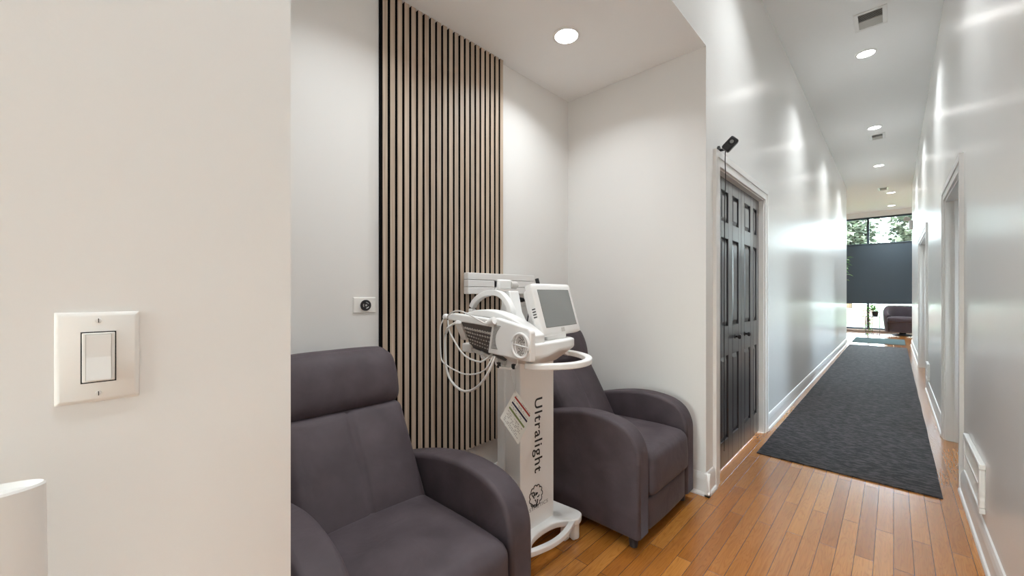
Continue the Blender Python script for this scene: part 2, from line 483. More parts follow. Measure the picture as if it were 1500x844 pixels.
# window
w1 = empty('window_1', (-.5, YW+.06, 0), kind='structure')
obj('window_frame', BXS((WX0, WX1, YW+.02, YW+.09, WZ1-.06, WZ1), (WX0, WX1, YW+.02, YW+.09, WZ0, WZ0+.045),
    (WX0, WX0+.05, YW+.02, YW+.09, WZ0, WZ1), (WX1-.05, WX1, YW+.02, YW+.09, WZ0, WZ1)), 'frame', w1)
obj('mullion', BX(-.605, -.55, YW+.01, YW+.09, WZ0, WZ1), 'frame', w1)
obj('mullion', BX(.86, .915, YW+.01, YW+.09, WZ0, WZ1), 'frame', w1)
obj('mullion', BX(-2.05, -1.995, YW+.01, YW+.09, WZ0, WZ1), 'frame', w1)
for a, b_ in ((WX0+.05, -2.05), (-1.995, -.605), (-.55, .86), (.915, WX1-.05)):
    obj('pane', BX(a, b_, YW+.045, YW+.051, WZ0+.045, WZ1-.06), 'glass', w1)
obj('window_sill', BX(WX0, WX1, YW-.10, YW+.02, WZ0-.03, WZ0), 'trim', w1)

# baseboards with a shoe moulding
def base_prof(s=1):   # outwards, up
    return [(0, 0), (.026*s, 0), (.026*s, .012), (.022*s, .020), (.015*s, .024), (.015*s, .095), (.011*s, .118), (.006*s, .132), (0, .136)]
def baseboard(name, segs):
    bm = bmesh.new()
    for kind, w, a, b_, s in segs:
        if kind == 'y': prism(bm, [(w+u, z) for u, z in base_prof(s)], 'y', a, b_)
        else: prism(bm, [(w+u, z) for u, z in base_prof(s)], 'x', a, b_)
    o = struct(name, bm, 'trim'); return o
CW = .09                                  # casing width
baseboard('baseboard_left', [('y', XL, DL1+CW, YLE, 1), ('y', XL, YB, YA0, 1)])
baseboard('baseboard_corner', [('y', XL, YA1-.026, DL0-CW, 1), ('x', YA1, XA+.026, XL+.026, -1)])
baseboard('baseboard_alcove', [('y', XA, YA0, YA1, 1), ('x', YA0, XA+.026, XL, 1)])
baseboard('baseboard_right', [('y', XR, YB, RD[0][0]-CW, -1), ('y', XR, RD[0][1]+CW, RD[1][0]-CW, -1), ('y', XR, RD[1][1]+CW, YRE, -1)])

# door casings
def casing_boxes(x, s, y0, y1, z):
    """stepped casing: a flat back with an outer raised band"""
    t1, t2 = .014*s, .020*s
    out = []
    for t, i0, i1 in ((t1, 0, CW), (t2, CW*.55, CW+.0015)):
        lo, hi = min(x, x+t), max(x, x+t)
        out += [(lo, hi, y0-i1, y0-i0, 0, z+i1), (lo, hi, y1+i0, y1+i1, 0, z+i1), (lo, hi, y0-i0, y1+i0, z+i0, z+i1)]
    return out
struct('trim_1', BXS(*casing_boxes(XL, 1, DL0, DL1, DLH), (XL-.118, XL-.001, DL0-.001, DL0+.012, 0, DLH), (XL-.118, XL-.001, DL1-.012, DL1+.001, 0, DLH), (XL-.118, XL-.001, DL0+.012, DL1-.012, DLH-.008, DLH+.001)), 'trim')
for i, (a, b_, zt) in enumerate(RD):
    struct('trim_%d' % (i+2), BXS(*casing_boxes(XR, -1, a, b_, zt),
           (XR-.002, XR+.117, b_-.018, b_, 0, zt), (XR-.002, XR+.117, a, a+.018, 0, zt), (XR-.002, XR+.117, a+.018, b_-.018, zt-.018, zt),
           (XR+.05, XR+.075, b_-.03, b_-.018, 0, zt-.018), (XR+.05, XR+.075, a+.018, a+.03, 0, zt-.018)), 'jamb')

# black six-panel closet doors
d1 = empty('door_1', ((XL-.05), (DL0+DL1)/2, 0), kind='structure')
XF = -.853                                # face of the leaves
def leaf(y0, y1, knob_y):
    bm = bmesh.new()
    cols = [(2.955, 3.12), (3.221, 3.381)] if y0 < 3 else [(3.545, 3.725), (3.82, 3.985-.055)]
    rows = [(.19, .78), (.99, 1.61), (1.725, 1.94)]
    box(bm, XF-.035, XF-.016, y0, y1, .012, 2.03)
    # stiles and rails stand proud of the panels
    for a, b_ in ((y0, cols[0][0]), (cols[0][1], cols[1][0]), (cols[1][1], y1)): box(bm, XF-.016, XF, a, b_, .012, 2.03)
    zs = [.012] + [z for r in rows for z in r] + [2.03]
    for c in cols:
        for k in range(0, len(zs), 2): box(bm, XF-.016, XF, c[0], c[1], zs[k], zs[k+1])
    lf = obj('door_leaf', bm, 'door', d1, bevel=.003, bseg=2)
    for c in cols:
        for r in rows:
            b2 = bmesh.new()
            o = [(c[0]+.004, r[0]+.004), (c[1]-.004, r[0]+.004), (c[1]-.004, r[1]-.004), (c[0]+.004, r[1]-.004)]
            q = .034
            n_ = [(c[0]+q, r[0]+q), (c[1]-q, r[0]+q), (c[1]-q, r[1]-q), (c[0]+q, r[1]-q)]
            A = [b2.verts.new((XF-.0155, *p)) for p in o]; B = [b2.verts.new((XF-.003, *p)) for p in n_]
            for k in range(4): b2.faces.new((A[k], A[(k+1) % 4], B[(k+1) % 4], B[k]))
            b2.faces.new(B)
            obj('raised_panel', b2, 'door', lf)
    kb = bmesh.new(); cyl(kb, (XF, knob_y, .9), (XF+.022, knob_y, .9), .008, .007)
    cyl(kb, (XF, knob_y, .9), (XF+.004, knob_y, .9), .017)
    join(kb, rbox((.024, .034, .034), .0165, 8, mat=Matrix.Translation((XF+.03, knob_y, .9))))
    obj('knob', kb, 'blackmetal', lf, smooth=True, angle=50)
ym = 3.452
leaf(DL0+.014, ym-.002, 3.29); leaf(ym+.002, DL1-.014, 3.555)

# ------------------------------------------------------------------ alcove: slat panel
SY0, SY1, SZ0 = .945, 1.794, .30
sp_ = empty('slat_panel', (XA+.0015, (SY0+SY1)/2, SZ0), 'tall oak slat panel on black felt covering the middle of the alcove wall', 'wall panel')
obj('backing', BX(XA+.0015, XA+.009, SY0+.007, SY1, SZ0, ZA), 'felt', sp_)
bm = bmesh.new(); n = 21; pitch = (SY1-SY0)/n
for i in range(n):
    y0 = SY0+i*pitch+.0140
    box(bm, XA+.009, XA+.028, y0, y0+pitch-.0140, SZ0, ZA)
so = obj('slats', bm, 'slat', sp_)
so.data.materials.append(M['felt'])
for p in so.data.polygons:
    if p.normal.x < .5: p.material_index = 1

# ------------------------------------------------------------------ recliners
XFR = -.86
def make_recliner(loc):
    r = empty('recliner', loc)
    X0, Y0, _ = loc
    W, at = .70, .105
    def P(x, y, z): return (X0+x, Y0+y, z)
    # arms: a profile in x,z with a long soft curve
    top = catmull([(0, 0, .40), (-.006, 0, .475), (-.042, 0, .545), (-.11, 0, .587), (-.22, 0, .606), (-.34, 0, .603), (-.48, 0, .578), (-.62, 0, .54), (-.74, 0, .50)], 5)
    prof = [(-.74, .055), (-.01, .055), (0, .068)] + [(p.x, p.z) for p in top]
    for s in (-1, 1):
        y0, y1 = (Y0+s*W/2, Y0+s*(W/2-at))
        bm = PR([(X0+a, b_) for a, b_ in prof], 'y', min(y0, y1), max(y0, y1))
        obj('armrest', bm, 'fabric', r, bevel=.022, bseg=5)
    iw = W-2*at
    # seat cushion, crowned, front edge rolled
    def fs(p, u):
        q = p.copy()
        if u.z > 0: q.z += .018*(1-u.y*u.y)*(1-.6*u.x*u.x)
        if u.x > .3: q.x += .012*(1-u.y*u.y)*(1-abs(u.z))
        if u.x > 0: q.z -= .012*max(0, u.x)**3
        return q
    m = Matrix.Translation(P(-.235, 0, .335)) @ Matrix.Rotation(math.radians(-1.5), 4, 'Y')
    obj('seat_cushion', rbox((.50, iw-.004, .222), .045, 18, fs, m), 'fabric', r, smooth=True)
    # closed footrest below the seat front
    def ff(p, u):
        q = p.copy()
        if u.x > .3: q.x += .008*(1-u.y*u.y)
        return q
    obj('footrest', rbox((.06, iw-.008, .166), .02, 10, ff, Matrix.Translation(P(-.036, 0, .141))), 'fabric', r, smooth=True)
    obj('frame_body', BX(X0-.72, X0-.07, Y0-iw/2+.004, Y0+iw/2-.004, .062, .225), 'fabric', r)
    # reclined back: panel with a vertical centre seam, and a bulging headrest roll
    a0, a1 = Vector((-.425, 0, .40)), Vector((-.640, 0, .772))
    d = (a1-a0).normalized(); nf = Vector((d.z, 0, -d.x))          # nf: forward normal of the back
    def back_m(c, d):
        nf = Vector((d.z, 0, -d.x)); c = Vector(P(*c))
        return Matrix(((nf.x, 0, d.x, c.x), (0, 1, 0, c.y), (nf.z, 0, d.z, c.z), (0, 0, 0, 1)))
    def fb(p, u):
        q = p.copy()
        if u.x > 0:
            q.x += .022*(1-u.y**2)*(1-u.z**2)
            q.x -= .011*math.exp(-(p.y/.009)**2)*(1 if abs(u.z) < .98 else .3)
        return q
    mid = (a0+a1)/2 - nf*.07
    obj('back_cushion', rbox((.14, iw-.012, (a1-a0).length+.03),   .04, 50, fb, back_m(mid, d)), 'fabric', r, smooth=True)
    h0, h1 = Vector((-.652, 0, .752)), Vector((-.742, 0, 1.005))
    dh = (h1-h0).normalized(); nh = Vector((dh.z, 0, -dh.x))
    def fh(p, u):
        q = p.copy()
        if u.x > 0: q.x += .034*(1-u.z**2)*(1-.35*u.y**2)
        q.y *= 1+.02*(1-u.z**2)
        if u.z > 0: q.z -= .012*u.y**4
        return q
    hm = (h0+h1)/2 - nh*.062
    obj('headrest', rbox((.15, iw-.002, (h1-h0).length+.004), .06, 18, fh, back_m(hm, dh)), 'fabric', r, smooth=True)
    # legs
    for sx in (-.055, -.68):
        for sy in (-1, 1):
            bm = CY(P(sx, sy*(W/2-.05), 0), P(sx, sy*(W/2-.05), .062), .019, .026, seg=16)
            obj('leg', bm, 'legblack', r, smooth=True, angle=50)
    return r
c1 = make_recliner((XFR-.012, .655, 0))
tag(c1, 'aubergine fabric recliner nearest the camera, left of the white cart', 'armchair', 'recliners in the alcove')
c2 = copy_tree(c1); c2.location = (XFR+.008, 2.088, 0)
tag(c2, 'aubergine fabric recliner in the alcove corner behind the white cart', 'armchair', 'recliners in the alcove')

# ------------------------------------------------------------------ white treatment cart
cart = empty('treatment_cart', (-1.29, 1.433, 0), 'white wheeled light-treatment cart with tilted monitor between the recliners', 'medical cart')
# base plate with four lobes and a concave front, z .095-.125
def outline(pts, n=6):
    P = [Vector((*p, 0)) for p in pts]; out = []
    m = len(P)
    for i in range(m):
        a, b_, c, d = P[i-1], P[i], P[(i+1) % m], P[(i+2) % m]
        for k in range(n):
            t = k/n
            q = .5*((2*b_)+(c-a)*t+(2*a-5*b_+4*c-d)*t*t+(3*b_-a-3*c+d)*t**3)
            out.append((q.x, q.y))
    return out
pl = outline([(-1.14, 1.675), (-1.108, 1.63), (-1.118, 1.585), (-1.165, 1.52), (-1.178, 1.43), (-1.165, 1.34), (-1.118, 1.275), (-1.108, 1.23), (-1.14, 1.185),
              (-1.25, 1.19), (-1.40, 1.20), (-1.47, 1.185), (-1.505, 1.22), (-1.49, 1.30), (-1.48, 1.43), (-1.49, 1.56), (-1.505, 1.64), (-1.47, 1.675), (-1.40, 1.66), (-1.25, 1.67)], 5)
base = obj('base', PR(pl, 'z', .092, .124), 'devwhite', cart, bevel=.006)
obj('foot_bar', TB(catmull([(-1.128, 1.595, .106), (-1.112, 1.545, .106), (-1.098, 1.485, .106), (-1.094, 1.43, .106), (-1.098, 1.375, .106), (-1.112, 1.315, .106), (-1.128, 1.265, .106)], 6), .01, rect=(.013, .012)),
    'devwhite', cart, bevel=.004)
for x, y in ((-1.145, 1.632), (-1.145, 1.228), (-1.468, 1.632), (-1.468, 1.228)):
    cs = obj('caster', CY((x, y, .010), (x, y, .086), .025, .026, seg=24), 'devwhite', cart, bevel=.005)
    obj('swivel', CY((x, y, .086), (x, y, .094), .022, seg=20), 'black', cs)
    bm = CY((x-.03, y-.05, .022), (x-.03, y-.026, .022), .022, seg=20)
    cyl(bm, (x, y-.012, .016), (x, y+.012, .016), .016, seg=20)
    obj('wheel', bm, 'devwhite', cs, smooth=True, angle=40)
    obj('wheel_fork', PR([(x-.046, .018), (x-.014, .018), (x-.008, .085), (x-.04, .085)], 'y', y-.054, y-.050), 'devwhite', cs)
# column: rounded left-rear corner, text on the hall side
cx0, cx1, cy0, cy1 = -1.366, -1.215, 1.312, 1.556
col_ = obj('column', PR([(cx1, cy0), (cx1, cy1), (cx0, cy1), (cx0-.014, cy1-.02), (cx0-.014, cy0+.03), (cx0-.006, cy0+.008), (cx0+.012, cy0), (cx0+.05, cy0), (cx0+.052, cy0+.005), (cx0+.057, cy0+.005), (cx0+.059, cy0)], 'z', .12, .95),
           'devwhite', cart, bevel=.003, bseg=2)
tb = text_bm('Ultralight', 1.14, .012)
obj('lettering', fit_text(tb, (cx1, 1.394, .727), (0, 0, -1), (0, 1, 0), .352, .074), 'ink', col_)
# emblem: a ring of curled strokes (a crown of foliage) with a grey line of lettering
eb = bmesh.new()
EC = (1.421, .268)
def stroke(pts, r):
    tube(eb, [(cx1+.0006, EC[0]+a, EC[1]+b_) for a, b_ in pts], r, rect=None, seg=5)
rg = random.Random(3)
for k in range(11):
    t0 = 2*PI*k/11
    R = .037
    c = (R*math.cos(t0), R*1.08*math.sin(t0))
    stroke([(c[0]+.0115*math.cos(t0-1.5+j*.55), c[1]+.0115*math.sin(t0-1.5+j*.55)) for j in range(6)], .0024)
for k in range(9):
    a, b_ = rg.uniform(-.022, .022), rg.uniform(-.026, .024); t0 = rg.uniform(0, 6.28)
    stroke([(a+.008*math.cos(t0+j*.6), b_+.007*math.sin(t0+j*.6)) for j in range(5)], .0028)
stroke([(.012, -.02), (.008, -.034), (.0, -.046), (.006, -.05)], .0036)
stroke([(-.03, -.03), (-.018, -.04), (-.006, -.04)], .0036)
obj('emblem', eb, 'ink', col_)
obj('lettering', fit_text(text_bm('AE', 1.05, .03), (cx1, 1.326, .206), (0, 1, 0), (0, 0, 1), .040, .017), 'ink', col_)
obj('lettering', fit_text(text_bm('STHETICS', 1.1, .012), (cx1, 1.374, .206), (0, 1, 0), (0, 0, 1), .136, .017), 'greyink', col_)

# head: a tapered tray, a core, two side cheeks, a hood
tray = [(-1.16, 1.56), (-1.10, 1.548), (-1.07, 1.525), (-1.056, 1.47), (-1.046, 1.38), (-1.042, 1.30), (-1.042, 1.208), (-1.255, 1.208), (-1.255, 1.34), (-1.42, 1.34), (-1.42, 1.56)]
bm = bmesh.new()
T = [bm.verts.new((x, y, 1.017)) for x, y in tray]
T2 = [bm.verts.new((x, y, .977 if y > 1.3 else .962)) for x, y in tray]
Bt = [bm.verts.new((-1.21+(x+1.21)*.62-.02, 1.42+(y-1.42)*.62, .912)) for x, y in tray]
nn = len(tray)
bm.faces.new(T); bm.faces.new(Bt[::-1])
for A, B in ((T, T2), (T2, Bt)):
    for k in range(nn): bm.faces.new((A[k], B[k], B[(k+1) % nn], A[(k+1) % nn]))
head = obj('head_tray', bm, 'devwhite', cart, bevel=.008)
CP = [(-1.037, .948), (-1.290, .960), (-1.259, 1.108), (-1.245, 1.118), (-1.225, 1.116), (-1.05, 1.084), (-1.036, 1.068)]
def cheek(y0, y1):
    return obj('side_cheek', PR(CP, 'y', y0, y1), 'devwhite', cart, bevel=.007)
ck = cheek(1.18, 1.212)
# slots on the near cheek: a stack of thin lines that narrows in the middle
bm = bmesh.new()
for i in range(17):
    t = i/16; z = .985+t*.098
    wd = .018+.022*(2*t-1)**2
    xc = -1.240 + .016*t*1.0
    xl = -1.266+.020*t
    box(bm, xl, xl+wd, 1.1785, 1.1802, z-.0010, z+.0010)
obj('vent_slots', bm, 'ink', ck)
# round speaker grille with raised rim
gc = Vector((-1.088, 1.18, 1.011))
bm = bmesh.new()
ring = [(gc.x+.047*math.cos(2*PI*k/40), 1.176, gc.z+.049*math.sin(2*PI*k/40)) for k in range(40)]
tube(bm, ring, .006, seg=8, closed=True)
tube(bm, [(gc.x+.001+.030*math.cos(2*PI*k/32), 1.1765, gc.z+.045*math.sin(2*PI*k/32)) for k in range(32)], .003, seg=6, closed=True)
tube(bm, [(gc.x-.045, 1.1765, gc.z+.004), (gc.x+.045, 1.1765, gc.z-.004)], .003, seg=6)
gr_ = obj('speaker_rim', bm, 'devwhite', ck, smooth=True)
bm = CY((gc.x, 1.176, gc.z), (gc.x, 1.182, gc.z), .046, seg=40)
obj('speaker_mesh', bm, 'devgrey', ck)
bm = bmesh.new()
for c in ((.006, .020), (.002, -.024)):
    for k in range(5):
        for rr in (.006, .012, .017):
            a = 2*PI*k/5+rr*60
            cyl(bm, (gc.x+c[0]+rr*math.cos(a), 1.1752, gc.z+c[1]+rr*math.sin(a)), (gc.x+c[0]+rr*math.cos(a), 1.177, gc.z+c[1]+rr*math.sin(a)), .0022, seg=6)
obj('speaker_holes', bm, 'ink', ck)
# hood: arc profile running across
hp = [(p.x, p.z) for p in catmull([(-1.52, 0, 1.125), (-1.44, 0, 1.143), (-1.36, 0, 1.147), (-1.28, 0, 1.138), (-1.20, 0, 1.116), (-1.12, 0, 1.085), (-1.06, 0, 1.05)], 5)]
hood = obj('hood', PR(hp+[(-1.06, 1.0), (-1.30, 1.0), (-1.33, 1.085), (-1.52, 1.10)], 'y', 1.235, 1.30), 'devwhite', cart, bevel=.006)
# left support arm with knob ends
obj('support_arm', PR([(-1.60, 1.092), (-1.60, 1.118), (-1.55, 1.126), (-1.32, 1.112), (-1.245, 1.104), (-1.245, 1.072), (-1.40, 1.082)], 'y', 1.19, 1.222), 'devwhite', cart, bevel=.006)
bm = bmesh.new(); join(bm, rbox((.030, .030, .028), .0135, 8, mat=Matrix.Translation((-1.602, 1.186, 1.108))))
cyl(bm, (-1.602, 1.172, 1.106), (-1.602, 1.20, 1.106), .008, seg=16)
obj('cable_knob', bm, 'devwhite', cart, smooth=True, angle=50)
bm = CY((-1.262, 1.168, 1.098), (-1.232, 1.168, 1.108), .016, seg=20); cyl(bm, (-1.262, 1.168, 1.098), (-1.275, 1.162, 1.092), .011, seg=16)
obj('hinge_knob', bm, 'devwhite', cart, smooth=True, angle=50)
# lamp panel hanging under the arm, dark beaded underside facing the floor and the viewer
A = [Vector(v) for v in ((-1.494, 1.19, 1.092), (-1.262, 1.19, 1.079), (-1.300, 1.305, .905), (-1.555, 1.305, .950))]
nrm = (A[1]-A[0]).cross(A[3]-A[0]).normalized()
if nrm.y > 0: nrm = -nrm
bm = bmesh.new()
V = [bm.verts.new(p) for p in A]; U_ = [bm.verts.new(p-nrm*.05) for p in A]
bm.faces.new(V); bm.faces.new(U_[::-1])
for k in range(4): bm.faces.new((V[k], U_[k], U_[(k+1) % 4], V[(k+1) % 4]))
lp = obj('lamp_panel', bm, 'darkpanel', cart, bevel=.004)
def on(u, v, h=0.): return A[0]*(1-u)*(1-v)+A[1]*u*(1-v)+A[2]*u*v+A[3]*(1-u)*v+nrm*h
bm = bmesh.new()
for v, r in ((.22, .0075), (.36, .006), (.5, .005), (.64, .005), (.78, .0045)):
    nb = 13
    for k in range(nb):
        join(bm, rbox((2*r, 2*r, 2*r), r*.99, 4, mat=Matrix.Translation(on((k+.5+(v*10 % 2)*.25)/(nb+.6), v, .001))))
obj('lamp_beads', bm, 'bead', lp, smooth=True)
obj('panel_rail', TB([on(-.02, .0, .008), on(-.02, .62, .008)], .01, rect=(.015, .012)), 'devwhite', lp, bevel=.003)
obj('panel_end', BX(-1.60, -1.53, 1.285, 1.36, .922, .968), 'devwhite', lp, bevel=.008)
obj('panel_rim', TB([on(.02, 1.02, .004), on(1., 1.02, .004)], .01, rect=(.012, .009)), 'devgrey', lp)
bm = CY((-1.468, 1.31, .930), (-1.445, 1.295, .915), .014, seg=16); cyl(bm, (-1.445, 1.295, .915), (-1.43, 1.287, .905), .008, seg=12)
obj('cable_socket', bm, 'devwhite', lp, smooth=True, angle=50)
# carrying arch, neck, swivel clamp
obj('arch_handle', TB(catmull([(-1.592, 1.35, 1.10), (-1.590, 1.35, 1.150), (-1.560, 1.35, 1.186), (-1.512, 1.35, 1.212), (-1.45, 1.35, 1.226), (-1.39, 1.35, 1.222), (-1.345, 1.35, 1.196), (-1.31, 1.35, 1.15), (-1.30, 1.35, 1.10)], 6), .01, rect=(.016, .014)),
    'devwhite', cart, bevel=.004)
obj('neck', PR([(-1.46, 1.06), (-1.30, 1.06), (-1.345, 1.13), (-1.37, 1.235), (-1.425, 1.235), (-1.43, 1.16)], 'y', 1.40, 1.47), 'devwhite', cart, bevel=.006)
cl = obj('swivel_clamp', BXS((-1.425, -1.395, 1.345, 1.375, 1.215, 1.292), (-1.425, -1.385, 1.345, 1.435, 1.245, 1.292)), 'devwhite', cart, bevel=.008)
bm = CY((-1.40, 1.43, 1.268), (-1.395, 1.472, 1.264), .022, .019, seg=20); cyl(bm, (-1.395, 1.472, 1.264), (-1.393, 1.482, 1.263), .012, seg=16)
obj('clamp_knob', bm, 'devgrey', cl, smooth=True, angle=50)
obj('mast', BXS((-1.345, -1.315, 1.585, 1.615, .95, 1.235), (-1.345, -1.315, 1.545, 1.575, .95, 1.235)), 'devwhite', cart, bevel=.004)
# ring handle around the head
pts = []
hc = Vector((-1.25, 1.42, .922))
for k in range(33):
    t = -.98 + (.98+PI*.55)*k/32
    pts.append((hc.x+.29*math.cos(t), hc.y+.235*math.sin(t), hc.z))
pts = [(-1.17, 1.36, .922), (-1.12, 1.28, .922)] + pts + [(-1.36, 1.60, .922), (-1.36, 1.50, .922)]
rh = obj('ring_handle', TB(pts, .01, rect=(.0165, .0125)), 'devwhite', cart, bevel=.005)
obj('handle_bracket', PR([(1.50, .97), (1.54, .97), (1.665, .91), (1.625, .91)], 'x', -1.20, -1.175), 'devwhite', cart, bevel=.003)
# monitor: 6.7 deg yaw, 16.5 deg back tilt
yaw, tilt = math.radians(6.66), math.radians(16.49)
rv = Vector((-math.sin(yaw), math.cos(yaw), 0)); nv = Vector((math.cos(yaw), math.sin(yaw), 0))
uv = Vector((0, 0, 1))*math.cos(tilt) - nv*math.sin(tilt); fv = rv.cross(uv).normalized()
B0 = Vector((-1.1, 1.475, 1.075)); MW, MH, dz = .34, .242, .038
def mon(a, b_, c): return B0 + rv*a + uv*b_ + fv*c
def monbox(a0, a1, b0, b1, c0, c1, r, nseg=8):
    m = Matrix((( rv.x, uv.x, fv.x, 0), (rv.y, uv.y, fv.y, 0), (rv.z, uv.z, fv.z, 0), (0, 0, 0, 1)))
    c = mon((a0+a1)/2, (b0+b1)/2, (c0+c1)/2)
    return rbox((a1-a0, b1-b0, c1-c0), r, nseg, mat=Matrix.Translation(c) @ m)
mo = obj('monitor', monbox(-MW/2, MW/2, -dz, MH-dz, -.045, .0, .012), 'devwhite', cart, smooth=True, angle=60)
obj('screen', monbox(-.137, .137, 0, .171, -.004, .0012, .0008, 2), 'screen', mo)
obj('screen_border', monbox(-.1385, .1385, -.0015, .1725, -.004, .0006, .0005, 2), 'ink', mo)
bm = bmesh.new()
obj('button', monbox(-.018, .012, -.027, -.008, -.002, .0012, .0005, 2), 'devgrey', mo)
bm = bmesh.new()
for k in range(4): join(bm, monbox(-MW/2-.001, -MW/2+.002, .05+.012*k, .055+.012*k, -.03, -.012, .0005, 2))
obj('side_port', bm, 'ink', mo)
obj('monitor_back', monbox(-MW/2+.03, MW/2-.03, -.01, .19, -.085, -.04, .02), 'devwhite', mo, smooth=True, angle=60)
obj('monitor_foot', BXS((-1.20, -1.095, 1.36, 1.50, 1.016, 1.042)), 'devwhite', mo, bevel=.006)
bm = CY(mon(-.07, MH-dz-.005, -.03), mon(-.07, MH-dz+.03, -.03), .009, seg=14)
obj('plug', bm, 'black', mo)
# cables looping at the left
def cab(p, r): return obj('cable', TB(catmull(p, 6), r, seg=8), 'cable', cart, smooth=True)
ya = 1.165
cab([(-1.605, 1.18, 1.106), (-1.617, ya, 1.06), (-1.620, ya, 1.0), (-1.618, ya, .95), (-1.606, ya, .893), (-1.556, ya, .870), (-1.507, ya, .859), (-1.440, ya, .850), (-1.376, ya, .856), (-1.316, ya, .874), (-1.276, ya, .901), (-1.262, 1.19, .95)], .0034)
cab([(-1.53, 1.20, 1.085), (-1.548, ya, 1.062), (-1.565, ya, 1.043), (-1.580, ya, .989), (-1.575, ya, .895), (-1.564, ya, .847), (-1.537, ya, .808), (-1.489, ya, .780), (-1.433, ya, .770), (-1.374, ya, .786), (-1.315, ya, .826), (-1.266, ya, .882), (-1.25, 1.19, .95)], .0058)
cab([(-1.59, 1.19, 1.09), (-1.565, 1.18, 1.04), (-1.516, 1.18, .985), (-1.474, 1.18, .948), (-1.434, 1.18, .928), (-1.386, 1.18, .918), (-1.328, 1.18, .918), (-1.28, 1.20, .955)], .0042)
cab([(-1.565, 1.17, 1.10), (-1.555, ya, 1.117), (-1.508, ya, 1.137), (-1.458, ya, 1.140), (-1.40, ya, 1.127), (-1.348, ya, 1.110), (-1.288, ya, 1.092), (-1.25, 1.165, 1.095)], .0036)
# hook bracket under the head
hk = obj('hook', TB([(-1.262, 1.205, .938), (-1.252, 1.20, .915), (-1.238, 1.205, .900), (-1.190, 1.245, .894), (-1.178, 1.252, .912), (-1.176, 1.256, .938)], .005, rect=(.0055, .0045)), 'devwhite', cart)
for b_ in ((-1.252, -1.236, 1.197, 1.211, .898, .922), (-1.198, -1.182, 1.236, 1.250, .894, .916)):
    obj('hook_clip', BX(*b_), 'ink', hk, bevel=.002)

# instruction card on strings (rests in the hook)
ic = empty('instruction_card', (-1.193, 1.267, .56), 'white card with red, navy and green stripes hanging by string from the cart', 'tag')
c0, cR, cB, cL = [Vector(v) for v in ((-1.1985, 1.2618, .797), (-1.1405, 1.3172, .694), (-1.189, 1.271, .559), (-1.2455, 1.2161, .676))]
cn = (cR-c0).cross(cL-c0).normalized()
if cn.y > 0: cn = -cn
def cp(u, v, h=0.): return c0*(1-u)*(1-v)+cR*u*(1-v)+cB*u*v+cL*(1-u)*v+cn*h
def patch(u0, u1, v0, v1, h0, h1):
    bm = bmesh.new()
    lo = [bm.verts.new(cp(u, v, h0)) for u, v in ((u0, v0), (u1, v0), (u1, v1), (u0, v1))]
    hi = [bm.verts.new(cp(u, v, h1)) for u, v in ((u0, v0), (u1, v0), (u1, v1), (u0, v1))]
    bm.faces.new(lo[::-1]); bm.faces.new(hi)
    for k in range(4): bm.faces.new((lo[k], lo[(k+1) % 4], hi[(k+1) % 4], hi[k]))
    return bm
obj('card', patch(0, 1, 0, 1, 0, .0014), 'card', ic)
obj('stripe', patch(.10, .92, .115, .17, .0013, .0018), 'red', ic)['label'] = 'red stripe'
obj('stripe', patch(.10, .92, .30, .355, .0013, .0018), 'navy', ic)['label'] = 'navy stripe'
obj('stripe', patch(.10, .92, .485, .54, .0013, .0018), 'green', ic)['label'] = 'olive green stripe'
bm = bmesh.new(); rg = random.Random(5)
for v in (.08, .21, .25, .40, .44, .60, .65, .70, .75, .80, .85, .90):
    u = .12
    while u < .86:
        w_ = rg.uniform(.03, .10)
        if rg.random() < .75: join(bm, patch(u, min(.9, u+w_), v, v+.018, .0013, .0016))
        u += w_+.025
obj('print_lines', bm, 'greyink', ic)
bm = TB([(-1.207, 1.236, .896), tuple(cp(.05, .06, .001))], .0009, seg=5)
tube(bm, [(-1.182, 1.246, .906), tuple(cp(.06, .05, .001))], .0009, seg=5)
obj('string', bm, 'string', ic)

# ------------------------------------------------------------------ things on the alcove wall
def wall_plate_x(bm, x, y0, y1, z0, z1, t, b_=.004, s=1):
    """plate on a wall facing +x*s with bevelled edges"""
    A = [(y0, z0), (y1, z0), (y1, z1), (y0, z1)]; B = [(y0+b_, z0+b_), (y1-b_, z0+b_), (y1-b_, z1-b_), (y0+b_, z1-b_)]
    r0 = [bm.verts.new((x, *p)) for p in A]; r1 = [bm.verts.new((x+s*t*.4, *p)) for p in A]; r2 = [bm.verts.new((x+s*t, *p)) for p in B]
    for P_, Q in ((r0, r1), (r1, r2)):
        for k in range(4): bm.faces.new((P_[k], P_[(k+1) % 4], Q[(k+1) % 4], Q[k]))
    bm.faces.new(r2); bm.faces.new(r0[::-1])
# twist-lock outlet
to = empty('power_outlet', (XA, .88, 1.167), 'white outlet plate with round black twist-lock socket, left of slat panel', 'outlet')
bm = bmesh.new(); wall_plate_x(bm, XA, .822, .936, 1.129, 1.205, .006); obj('plate', bm, 'plate', to)
sk = obj('socket', CY((XA+.004, .882, 1.166), (XA+.012, .882, 1.166), .0265, seg=32), 'black', to, bevel=.002)
bm = bmesh.new()
for k in range(3):
    t0 = k*2*PI/3+.5
    tube(bm, [(XA+.0125, .882+.014*math.cos(t0+j*.22), 1.166+.014*math.sin(t0+j*.22)) for j in range(6)], .0022, seg=5)
cyl(bm, (XA+.012, .882, 1.166), (XA+.0135, .882, 1.166), .005, seg=14)
obj('socket_slots', bm, 'steel', sk)
